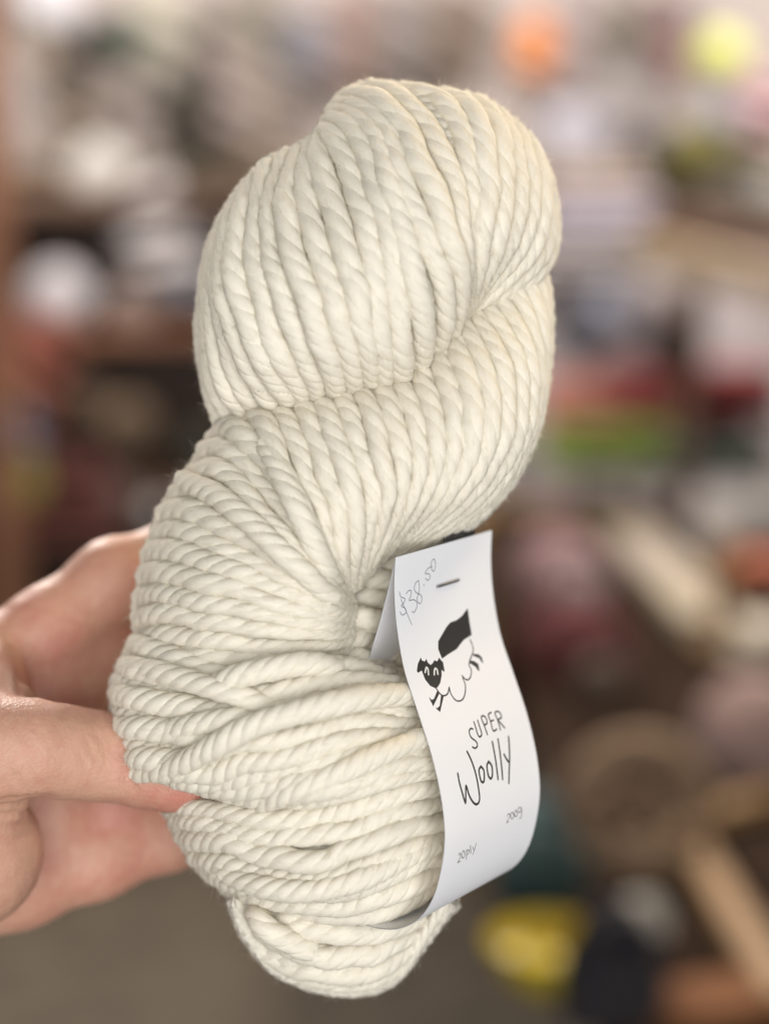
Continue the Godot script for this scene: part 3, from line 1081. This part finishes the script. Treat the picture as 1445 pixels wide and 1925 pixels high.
func plant(label: String, base: Vector3, height: float, leaf_c: Color, pot_c: Color, count: int, seed_n: int) -> void:
	var t := thing("potted_plant", label, "plant", base)
	part("pot", lathe([Vector2(0.0, 0), Vector2(0.045, 0), Vector2(0.06, 0.10), Vector2(0.066, 0.10), Vector2(0.066, 0.115), Vector2(0.058, 0.115), Vector2(0.05, 0.09), Vector2(0, 0.09)], 20), flat_mat(lin(pot_c.r, pot_c.g, pot_c.b), 0.7, 0.2), t)
	var r := RandomNumberGenerator.new()
	r.seed = seed_n
	var leaf := PackedVector3Array()
	var ix := PackedInt32Array()
	for i in 7:
		var w := i / 6.0
		var half := 0.32 * sin(PI * pow(w, 0.8)) + 0.01
		for k in 3:
			leaf.append(Vector3((k - 1) * half, 0.10 * sin(w * 2.6) - 0.25 * w * w + 0.05 * absf(k - 1), w))
	for i in 6:
		for k in 2:
			var a := i * 3 + k
			ix.append_array([a, a + 1, a + 3, a + 1, a + 4, a + 3])
	var lm := finish(leaf, PackedVector2Array(), ix)
	var green := flat_mat(lin(leaf_c.r, leaf_c.g, leaf_c.b), 0.5, 0.3, 20.0)
	for i in count:
		var a := r.randf() * TAU
		var up := r.randf_range(0.0, 1.0)
		var size := r.randf_range(0.06, 0.10)
		var at := Vector3(cos(a) * 0.05 * up, 0.10 + up * (height - 0.14), sin(a) * 0.05 * up)
		var stem := tube(PackedVector3Array([Vector3(0, 0.09, 0), Vector3(at.x * 0.3, at.y * 0.6, at.z * 0.3), at]), 0.003, 5)
		part("stem", stem, green, t)
		part("leaf", lm, green, t, Transform3D(Basis(Vector3.UP, a) * Basis(Vector3.RIGHT, r.randf_range(-0.7, 0.4)) * Basis().scaled(Vector3.ONE * size), at))

func board(parent: Node3D, called: String, size: Vector3, base: Vector3, m: Material, turn := Basis()) -> void:
	part(called, bbox(size.x, size.y, size.z, 0.004), m, parent, Transform3D(turn, base))

func basket(label: String, base: Vector3, r: float, h: float, c: Color) -> void:
	var t := thing("round_basket", label, "basket", base)
	var m := flat_mat(lin(c.r, c.g, c.b), 0.8, 0.35, 12.0)
	for k in 7:
		var p := PackedVector3Array()
		var y := h * (k + 0.5) / 7.0
		for i in 29:
			var a := TAU * i / 28.0
			p.append(Vector3(cos(a) * r * (0.82 + 0.18 * y / h), y + 0.006 * sin(a * 9 + k * PI), sin(a) * r * (0.82 + 0.18 * y / h)))
		part("woven_band", tube(p, h / 13.0, 6), m, t)
	part("base", lathe([Vector2(0, 0), Vector2(r * 0.82, 0), Vector2(r * 0.82, 0.012), Vector2(0, 0.012)], 24), m, t)
	var hp := PackedVector3Array()
	for i in 21:
		var a := PI * i / 20.0
		hp.append(Vector3(cos(a) * r, h + sin(a) * r * 1.0, 0))
	part("handle", tube(hp, 0.014, 7), m, t)

func bowl(label: String, base: Vector3, r: float, c: Color) -> void:
	var t := thing("bowl", label, "bowl", base)
	var m := flat_mat(lin(c.r, c.g, c.b), 0.4)
	part("bowl_wall", lathe([Vector2(0, 0.012), Vector2(r * 0.4, 0.012), Vector2(r * 0.42, 0), Vector2(r * 0.48, 0.0), Vector2(r * 0.75, r * 0.25), Vector2(r * 0.95, r * 0.62), Vector2(r, r * 0.8), Vector2(r * 0.97, r * 0.81), Vector2(r * 0.90, r * 0.62), Vector2(r * 0.7, r * 0.3), Vector2(0, 0.03)], 32), m, t)

func bag(label: String, base: Vector3, size: Vector3, turn: float, c: Color) -> void:
	var t := thing("tote_bag", label, "bag", base, turn)
	var vs := PackedVector3Array()
	var ix := PackedInt32Array()
	var rings := 8
	var n := 20
	for i in rings:
		var w := i / (rings - 1.0)
		for k in n:
			var a := TAU * k / n
			var cx := signf(cos(a)) * pow(absf(cos(a)), 0.5)
			var cz := signf(sin(a)) * pow(absf(sin(a)), 0.5)
			vs.append(Vector3(cx * size.x * 0.5 * (1.0 - 0.1 * w + 0.06 * sin(w * 5 + k)), w * size.y, cz * size.z * 0.5 * (1.0 - 0.55 * w)))
	for i in rings - 1:
		for k in n:
			var a := i * n + k
			var b := i * n + (k + 1) % n
			ix.append_array([a, b, a + n, b, b + n, a + n])
	var m := dyed(c)
	part("bag_body", finish(vs, PackedVector2Array(), ix), m, t)
	for s in [-1.0, 1.0]:
		var p := PackedVector3Array()
		for i in 13:
			var a := PI * i / 12.0
			p.append(Vector3(cos(a) * size.x * 0.25, size.y - 0.01 + sin(a) * size.y * 0.5, s * size.z * 0.2))
		part("handle", tube(p, 0.009, 6), m, t)

func build_shop() -> void:
	make_prototypes()
	# floor and far wall
	structure("floor", bbox(9.0, 0.1, 9.0, 0.002), flat_mat(lin(0.105, 0.085, 0.058), 0.75, 0.3, 1.5), Vector3(0, -0.1, -2.2))
	structure("wall_back", bbox(9.0, 3.4, 0.12, 0.002), flat_mat(lin(0.55, 0.49, 0.465), 0.9, 0.15, 2.0), Vector3(0, 0, -4.95))
	# brown bookcase on the left
	var bc := thing("bookcase", "brown wooden bookcase with dark back, behind the hand on the left", "bookcase", Vector3(-0.80, 0, -3.75))
	var top := 1.25
	board(bc, "back_panel", Vector3(1.30, top, 0.02), Vector3(0, 0, -0.19), M.dark_wood)
	for x in [-0.65, -0.13, 0.62]:
		board(bc, "upright", Vector3(0.035, top, 0.36), Vector3(x, 0, 0), M.dark_wood)
	for y in [0.08, 0.36, 0.66, 0.985]:
		board(bc, "shelf", Vector3(1.25, 0.03, 0.36), Vector3(0, y, 0.001), M.red_wood if y > 0.9 else M.dark_wood)
	board(bc, "top_board", Vector3(1.36, 0.035, 0.40), Vector3(0, top, 0), M.dark_wood)
	# tall post at the left edge
	var post := thing("wooden_post", "tall reddish brown wooden post at the left edge", "post", Vector3(-0.672, 0, -3.1))
	board(post, "shaft", Vector3(0.06, 2.3, 0.06), Vector3(0, 0.04, 0), M.red_wood)
	board(post, "foot_block", Vector3(0.10, 0.04, 0.10), Vector3.ZERO, M.red_wood)
	# white yarn on and in the bookcase
	yarn_ball("grey white yarn ball sitting on top of the brown bookcase", far_pt(185, 325, 3.72), 0.062, Color(0.62, 0.61, 0.58))
	small_skein("white skein leaning in the bookcase beside the grey white ball", far_pt(308, 440, 3.62), 0.20, 0.42, Color(0.70, 0.66, 0.66), Vector3(-0.45, 1, 0.1))
	yarn_ball("white yarn ball low on the left in the bookcase", far_pt(112, 560, 3.60), 0.066, Color(0.55, 0.53, 0.55))
	yarn_ball("small pale blue yarn ball beside the leaning white skein", far_pt(352, 545, 3.62), 0.036, Color(0.34, 0.36, 0.42))
	yarn_ball("pinkish grey yarn ball on the upper bookcase shelf", far_pt(255, 575, 3.64), 0.05, Color(0.33, 0.26, 0.23))
	yarn_ball("olive brown yarn ball in the middle of the dark bookcase", far_pt(242, 800, 3.62), 0.055, Color(0.15, 0.105, 0.065))
	yarn_ball("charcoal brown yarn ball near the top of the index finger", far_pt(205, 945, 3.62), 0.055, Color(0.12, 0.10, 0.09))
	yarn_ball("dark brown yarn ball left of the olive brown one", far_pt(160, 760, 3.66), 0.045, Color(0.10, 0.065, 0.04))
	yarn_ball("dark green yarn ball in the shadow beside the skein", far_pt(385, 850, 3.66), 0.05, Color(0.045, 0.05, 0.035))
	small_skein("dull red skein hanging at the left edge", far_pt(70, 700, 3.3), 0.20, 0.30, Color(0.24, 0.075, 0.05), Vector3(0.2, 1, 0))
	small_skein("orange skein at the left edge over the blue one", far_pt(8, 735, 3.2), 0.10, 0.22, Color(0.35, 0.17, 0.09))
	small_skein("grey blue skein at the left edge under the orange one", far_pt(18, 820, 3.2), 0.12, 0.25, Color(0.23, 0.26, 0.34))
	yarn_ball("yellow green yarn ball at the left edge above the hand", far_pt(26, 905, 3.2), 0.052, Color(0.33, 0.31, 0.08))
	folded_cloth("maroon folded blanket on the lower shelf left of the finger", far_pt(125, 1010, 3.45), Vector3(0.20, 0.16, 0.2), 0.1, Color(0.14, 0.045, 0.035), 4)
	yarn_ball("white yarn ball peeking out just above the fingertip", far_pt(292, 962, 3.5), 0.024, Color(0.62, 0.60, 0.60))
	# plants and pale things at the upper left
	plant("leafy green plant with a grey pot on the wall ledge", far_pt(235, 215, 4.3), 0.26, Color(0.06, 0.17, 0.11), Color(0.35, 0.3, 0.27), 26, 3)
	plant("dark green bushy plant on the wall ledge beside the skein", far_pt(365, 400, 4.2), 0.34, Color(0.045, 0.06, 0.03), Color(0.12, 0.10, 0.07), 40, 9)
	plant("small dark green plant in the top left corner", far_pt(78, 130, 4.4), 0.20, Color(0.05, 0.085, 0.04), Color(0.4, 0.33, 0.26), 18, 5)
	yarn_ball("big white yarn ball at the very top left", far_pt(100, 0, 4.3), 0.075, Color(0.86, 0.86, 0.9))
	small_skein("cream skein hanging at the top beside the green plant", far_pt(298, 45, 4.4), 0.26, 0.42, Color(0.62, 0.59, 0.50))
	# a ledge along the wall carries the upper row
	var ledge := thing("wall_ledge", "long narrow tan ledge fixed along the far wall", "shelf", Vector3(0.0, 1.30, -4.74))
	board(ledge, "ledge_board", Vector3(3.6, 0.03, 0.24), Vector3.ZERO, M.pale_wood)
	for x in [-1.4, -0.5, 0.4, 1.3]:
		board(ledge, "bracket", Vector3(0.03, 0.12, 0.18), Vector3(x, -0.121, -0.02), M.pale_wood)
	var row := [[470, 60, 0.24, Color(0.36, 0.33, 0.28), "stone grey"], [588, 88, 0.16, Color(0.36, 0.36, 0.40), "blue grey"], [660, 75, 0.24, Color(0.42, 0.31, 0.27), "dusty rose"], [760, 60, 0.22, Color(0.40, 0.36, 0.34), "pale taupe"], [860, 62, 0.22, Color(0.33, 0.26, 0.21), "brown grey"], [1075, 90, 0.26, Color(0.52, 0.44, 0.43), "pale pink"], [1160, 95, 0.24, Color(0.25, 0.23, 0.19), "olive grey"], [1238, 70, 0.22, Color(0.34, 0.25, 0.24), "rosy brown"]]
	row.append_array([[140, 190, 0.20, Color(0.45, 0.38, 0.31), "sand coloured"], [190, 120, 0.22, Color(0.52, 0.44, 0.43), "shell pink"], [415, 170, 0.22, Color(0.47, 0.39, 0.37), "faded mauve"], [500, 215, 0.20, Color(0.40, 0.34, 0.30), "oatmeal"], [1120, 330, 0.2, Color(0.55, 0.50, 0.53), "frosty lilac"]])
	for e in row:
		small_skein("%s skein hanging up on the far wall" % e[4], far_pt(e[0], e[1], 4.62), e[2], 0.40, e[3], Vector3(0.05, 1, 0), "skeins hanging on the far wall")
	small_skein("bright orange skein hanging at the top right of the white skein", far_pt(1003, 92, 3.6), 0.11, 0.20, Color(0.78, 0.29, 0.08))
	yarn_ball("bright yellow green ball in the top right corner", far_pt(1352, 108, 3.2), 0.046, Color(0.62, 0.66, 0.20))
	small_skein("pink skein at the right edge under the yellow green ball", far_pt(1436, 215, 3.4), 0.15, 0.3, Color(0.42, 0.28, 0.29))
	yarn_ball("tiny coral yarn ball left of the yellow green ball", far_pt(1268, 110, 4.4), 0.03, Color(0.44, 0.22, 0.19))
	yarn_ball("lavender white yarn ball on the ledge right of the skein top", far_pt(1075, 262, 4.2), 0.085, Color(0.62, 0.61, 0.68))
	yarn_ball("pale grey yarn ball on the ledge, second from the skein", far_pt(1168, 190, 4.4), 0.075, Color(0.50, 0.47, 0.46))
	# pale paper packs and boxes under it
	folded_cloth("lavender grey folded cloth in the pale stack beside the skein", far_pt(1105, 430, 3.9), Vector3(0.26, 0.08, 0.2), 0.2, Color(0.46, 0.43, 0.50), 2)
	folded_cloth("beige folded cloth on top of the pale stack", far_pt(1100, 355, 3.9), Vector3(0.24, 0.06, 0.2), 0.1, Color(0.46, 0.37, 0.30), 2)
	folded_cloth("grey folded cloth at the bottom of the pale stack", far_pt(1100, 520, 3.9), Vector3(0.27, 0.09, 0.2), 0.0, Color(0.36, 0.33, 0.33), 3)
	var cab := thing("pale_cabinet", "pale lavender grey cabinet standing right of the skein", "cabinet", Vector3(0.60, 0.0, -4.15), -0.1)
	board(cab, "carcass", Vector3(0.56, 1.06, 0.4), Vector3(0, 0.05, 0), flat_mat(lin(0.38, 0.34, 0.34), 0.7, 0.2, 4.0))
	for x in [-0.14, 0.14]:
		part("door", bbox(0.26, 0.96, 0.02), flat_mat(lin(0.42, 0.38, 0.385), 0.6, 0.2, 4.0), cab, Transform3D(Basis(), Vector3(x, 0.1, 0.212)))
	board(cab, "plinth", Vector3(0.52, 0.05, 0.36), Vector3.ZERO, M.dark_wood)
	yarn_ball("pale blue grey yarn ball in front of the cabinet", far_pt(1148, 592, 3.3), 0.052, Color(0.34, 0.35, 0.41))
	yarn_ball("navy yarn ball beside the skein edge", far_pt(1092, 635, 3.2), 0.042, Color(0.07, 0.08, 0.11))
	yarn_ball("whitish yarn ball right of the pale blue grey one", far_pt(1225, 565, 3.4), 0.05, Color(0.35, 0.31, 0.30))
	yarn_ball("black brown yarn ball above the red cloth", far_pt(1268, 652, 3.1), 0.05, Color(0.03, 0.02, 0.017))
	# dark shelf at the upper right with a slanting pale rail under it
	var rack := thing("slanted_rack", "dark rack with a slanting tan rail at the right edge", "rack", far_pt(1390, 470, 3.0), -0.5)
	board(rack, "tray", Vector3(0.46, 0.05, 0.24), Vector3(0.10, 0.0, 0), M.dark_wood, Basis(Vector3.BACK, -0.12))
	board(rack, "rail", Vector3(0.46, 0.055, 0.03), Vector3(0.08, -0.065, 0.14), M.pale_wood, Basis(Vector3.BACK, -0.22))
	for x in [-0.08, 0.30]:
		board(rack, "leg", Vector3(0.035, 0.93, 0.035), Vector3(x, -0.99, 0), M.dark_wood)
	yarn_ball("olive yarn ball in the dark rack at the right", far_pt(1308, 302, 3.0), 0.062, Color(0.13, 0.115, 0.03))
	yarn_ball("navy blue yarn ball left of the olive ball in the rack", far_pt(1242, 282, 3.05), 0.04, Color(0.045, 0.05, 0.07))
	yarn_ball("slate blue yarn ball above the olive ball in the rack", far_pt(1345, 232, 3.1), 0.04, Color(0.20, 0.22, 0.26))
	yarn_ball("dark olive yarn ball at the right end of the rack", far_pt(1392, 318, 3.0), 0.05, Color(0.07, 0.065, 0.03))
	yarn_ball("grey brown yarn ball low in the dark rack", far_pt(1362, 385, 2.95), 0.045, Color(0.11, 0.09, 0.075))
	yarn_ball("pale grey yarn ball cut by the right edge of the rack", far_pt(1446, 375, 2.95), 0.04, Color(0.34, 0.33, 0.31))
	# red, green and teal cloth on a bench behind the table
	var bench := thing("low_bench", "brown wooden bench carrying the red and green cloths", "bench", Vector3(0.62, 0, -3.25), -0.06)
	board(bench, "seat_board", Vector3(0.95, 0.035, 0.34), Vector3(0, 0.66, 0), M.wood)
	for x in [-0.42, 0.42]:
		for z in [-0.13, 0.13]:
			board(bench, "leg", Vector3(0.045, 0.66, 0.045), Vector3(x, 0, z), M.wood)
	folded_cloth("dark red folded cloth lying on the green and teal cloths", far_pt(1285, 770, 3.25), Vector3(0.34, 0.075, 0.24), -0.1, Color(0.26, 0.045, 0.045), 2)
	folded_cloth("salmon folded cloth beside the dark red one", far_pt(1090, 785, 3.25), Vector3(0.15, 0.07, 0.22), 0.0, Color(0.50, 0.20, 0.15), 2)
	folded_cloth("leaf green folded cloth on the bench", far_pt(1130, 868, 3.22), Vector3(0.22, 0.085, 0.24), 0.0, Color(0.20, 0.27, 0.05), 2)
	folded_cloth("dusty teal folded cloth right of the green one", far_pt(1310, 885, 3.22), Vector3(0.24, 0.08, 0.24), 0.0, Color(0.12, 0.14, 0.12), 2)
	# the display table
	var h := 0.72
	var far_l := on(960, 965, h)
	var near_l := on(1030, 1990, h)
	var table := thing("display_table", "dark brown plank table on the right covered with yarn and cloth", "table", Vector3(0, 0, 0))
	var x0 := 0.17
	var planks := 7
	var z_far := far_l.z
	var z_near := near_l.z + 0.05
	for i in planks:
		board(table, "plank", Vector3(0.126, 0.03, z_far * -1.0 + z_near), Vector3(x0 + 0.063 + i * 0.130, h - 0.03, (z_far + z_near) / 2), M.table_wood)
	for x in [x0 + 0.05, x0 + 0.85]:
		for z in [z_far + 0.08, z_near - 0.08]:
			board(table, "leg", Vector3(0.06, h - 0.031, 0.06), Vector3(x, 0, z), M.table_wood)
	var rest := func(px: float, py: float, r: float) -> Vector3:   # centre of a ball of radius r that lies on the table and shows at this pixel
		return on(px, py, h + r)
	small_skein("mauve skein lying at the far end of the table", on(1050, 1085, h + 0.035), 0.15, 0.30, Color(0.30, 0.19, 0.19), Vector3(0.25, 0.1, 1))
	small_skein("burgundy skein on the table right of the paper tag", on(1075, 1215, h + 0.035), 0.14, 0.28, Color(0.12, 0.03, 0.03), Vector3(0.5, 0.1, 1))
	yarn_ball("grey mauve yarn ball on the table behind the burgundy skein", rest.call(1085, 1120, 0.035), 0.035, Color(0.27, 0.22, 0.22))
	yarn_ball("dark maroon yarn ball on the table beside the tag top", rest.call(1040, 1000, 0.03), 0.03, Color(0.10, 0.03, 0.04))
	yarn_ball("taupe yarn ball on the table below the burgundy skein", rest.call(1130, 1280, 0.03), 0.03, Color(0.11, 0.08, 0.06))
	var strip := thing("cream_scarf", "long cream knitted scarf lying slantwise across the table", "scarf", on(1230, 1070, h), 0.0)
	for k in 3:
		var a := on(1120 + k * 75, 950 + k * 85, h)
		var m := on(1195 + k * 75, 1035 + k * 85, h)
		board(strip, "fold", Vector3(0.085, 0.03, a.distance_to(m) * 1.05), (a + m) * 0.5 - strip.position + Vector3(0, 0.003 * k, 0), dyed([Color(0.26, 0.205, 0.13), Color(0.36, 0.31, 0.25), Color(0.38, 0.33, 0.24)][k]), Basis(Vector3.UP, atan2(m.x - a.x, m.z - a.z)))
	folded_cloth("white folded cloth at the right edge on the table", on(1400, 1010, h), Vector3(0.16, 0.07, 0.14), 0.2, Color(0.66, 0.63, 0.60), 3)
	folded_cloth("rust red folded cloth in front of the white cloth", on(1412, 1090, h), Vector3(0.12, 0.04, 0.10), 0.1, Color(0.34, 0.10, 0.05), 2)
	var peg := thing("wooden_peg_stand", "honey coloured wooden peg standing among the cloths", "stand", on(1352, 1215, h))
	part("peg", lathe([Vector2(0, 0.012), Vector2(0.016, 0.012), Vector2(0.013, 0.12), Vector2(0.02, 0.125), Vector2(0.018, 0.145), Vector2(0, 0.15)], 16), M.wood, peg)
	part("peg_base", lathe([Vector2(0, 0), Vector2(0.035, 0), Vector2(0.035, 0.012), Vector2(0, 0.0125)], 20), M.wood, peg)
	folded_cloth("cream folded cloth right of the wooden peg", on(1432, 1235, h), Vector3(0.09, 0.05, 0.09), 0.0, Color(0.50, 0.45, 0.36), 2)
	yarn_ball("large pinkish tan yarn ball at the right edge of the table", rest.call(1420, 1375, 0.062), 0.062, Color(0.34, 0.235, 0.21))
	basket("round tan basket with a hoop handle on the table", on(1195, 1620, h), 0.062, 0.055, Color(0.26, 0.17, 0.10))
	yarn_ball("dark teal yarn ball on the table under the tag", rest.call(1010, 1640, 0.042), 0.042, Color(0.018, 0.045, 0.045))
	yarn_ball("blue teal yarn ball just right of the tag's lower edge", rest.call(1012, 1545, 0.028), 0.028, Color(0.09, 0.15, 0.16))
	var loom := thing("weaving_loom", "honey coloured wooden weaving loom lying slantwise at the lower right", "loom", on(1370, 1700, h))
	for e in [[1275, 1545, 1480, 1880, 0.032], [1275, 1545, 1520, 1470, 0.026], [1480, 1880, 1720, 1700, 0.026]]:
		var a := on(e[0], e[1], h + 0.02)
		var b := on(e[2], e[3], h + 0.02)
		board(loom, "bar", Vector3(e[4], 0.022, a.distance_to(b)), (a + b) * 0.5 - loom.position - Vector3(0, 0.015, 0), M.wood, Basis(Vector3.UP, atan2(b.x - a.x, b.z - a.z)))
	yarn_ball("grey white yarn ball between the black bag and the wooden loom", rest.call(1205, 1735, 0.024), 0.024, Color(0.40, 0.38, 0.34))
	bowl("bright yellow bowl at the bottom beside the black bag", on(1030, 1850, h), 0.05, Color(0.40, 0.30, 0.006))
	bag("black cloth bag standing at the bottom right of the yellow bowl", on(1150, 1905, h), Vector3(0.085, 0.062, 0.06), 0.2, Color(0.012, 0.011, 0.015))
	folded_cloth("orange brown folded cloth in the bottom right corner", on(1350, 1905, h), Vector3(0.12, 0.02, 0.07), 0.3, Color(0.16, 0.06, 0.015), 2)
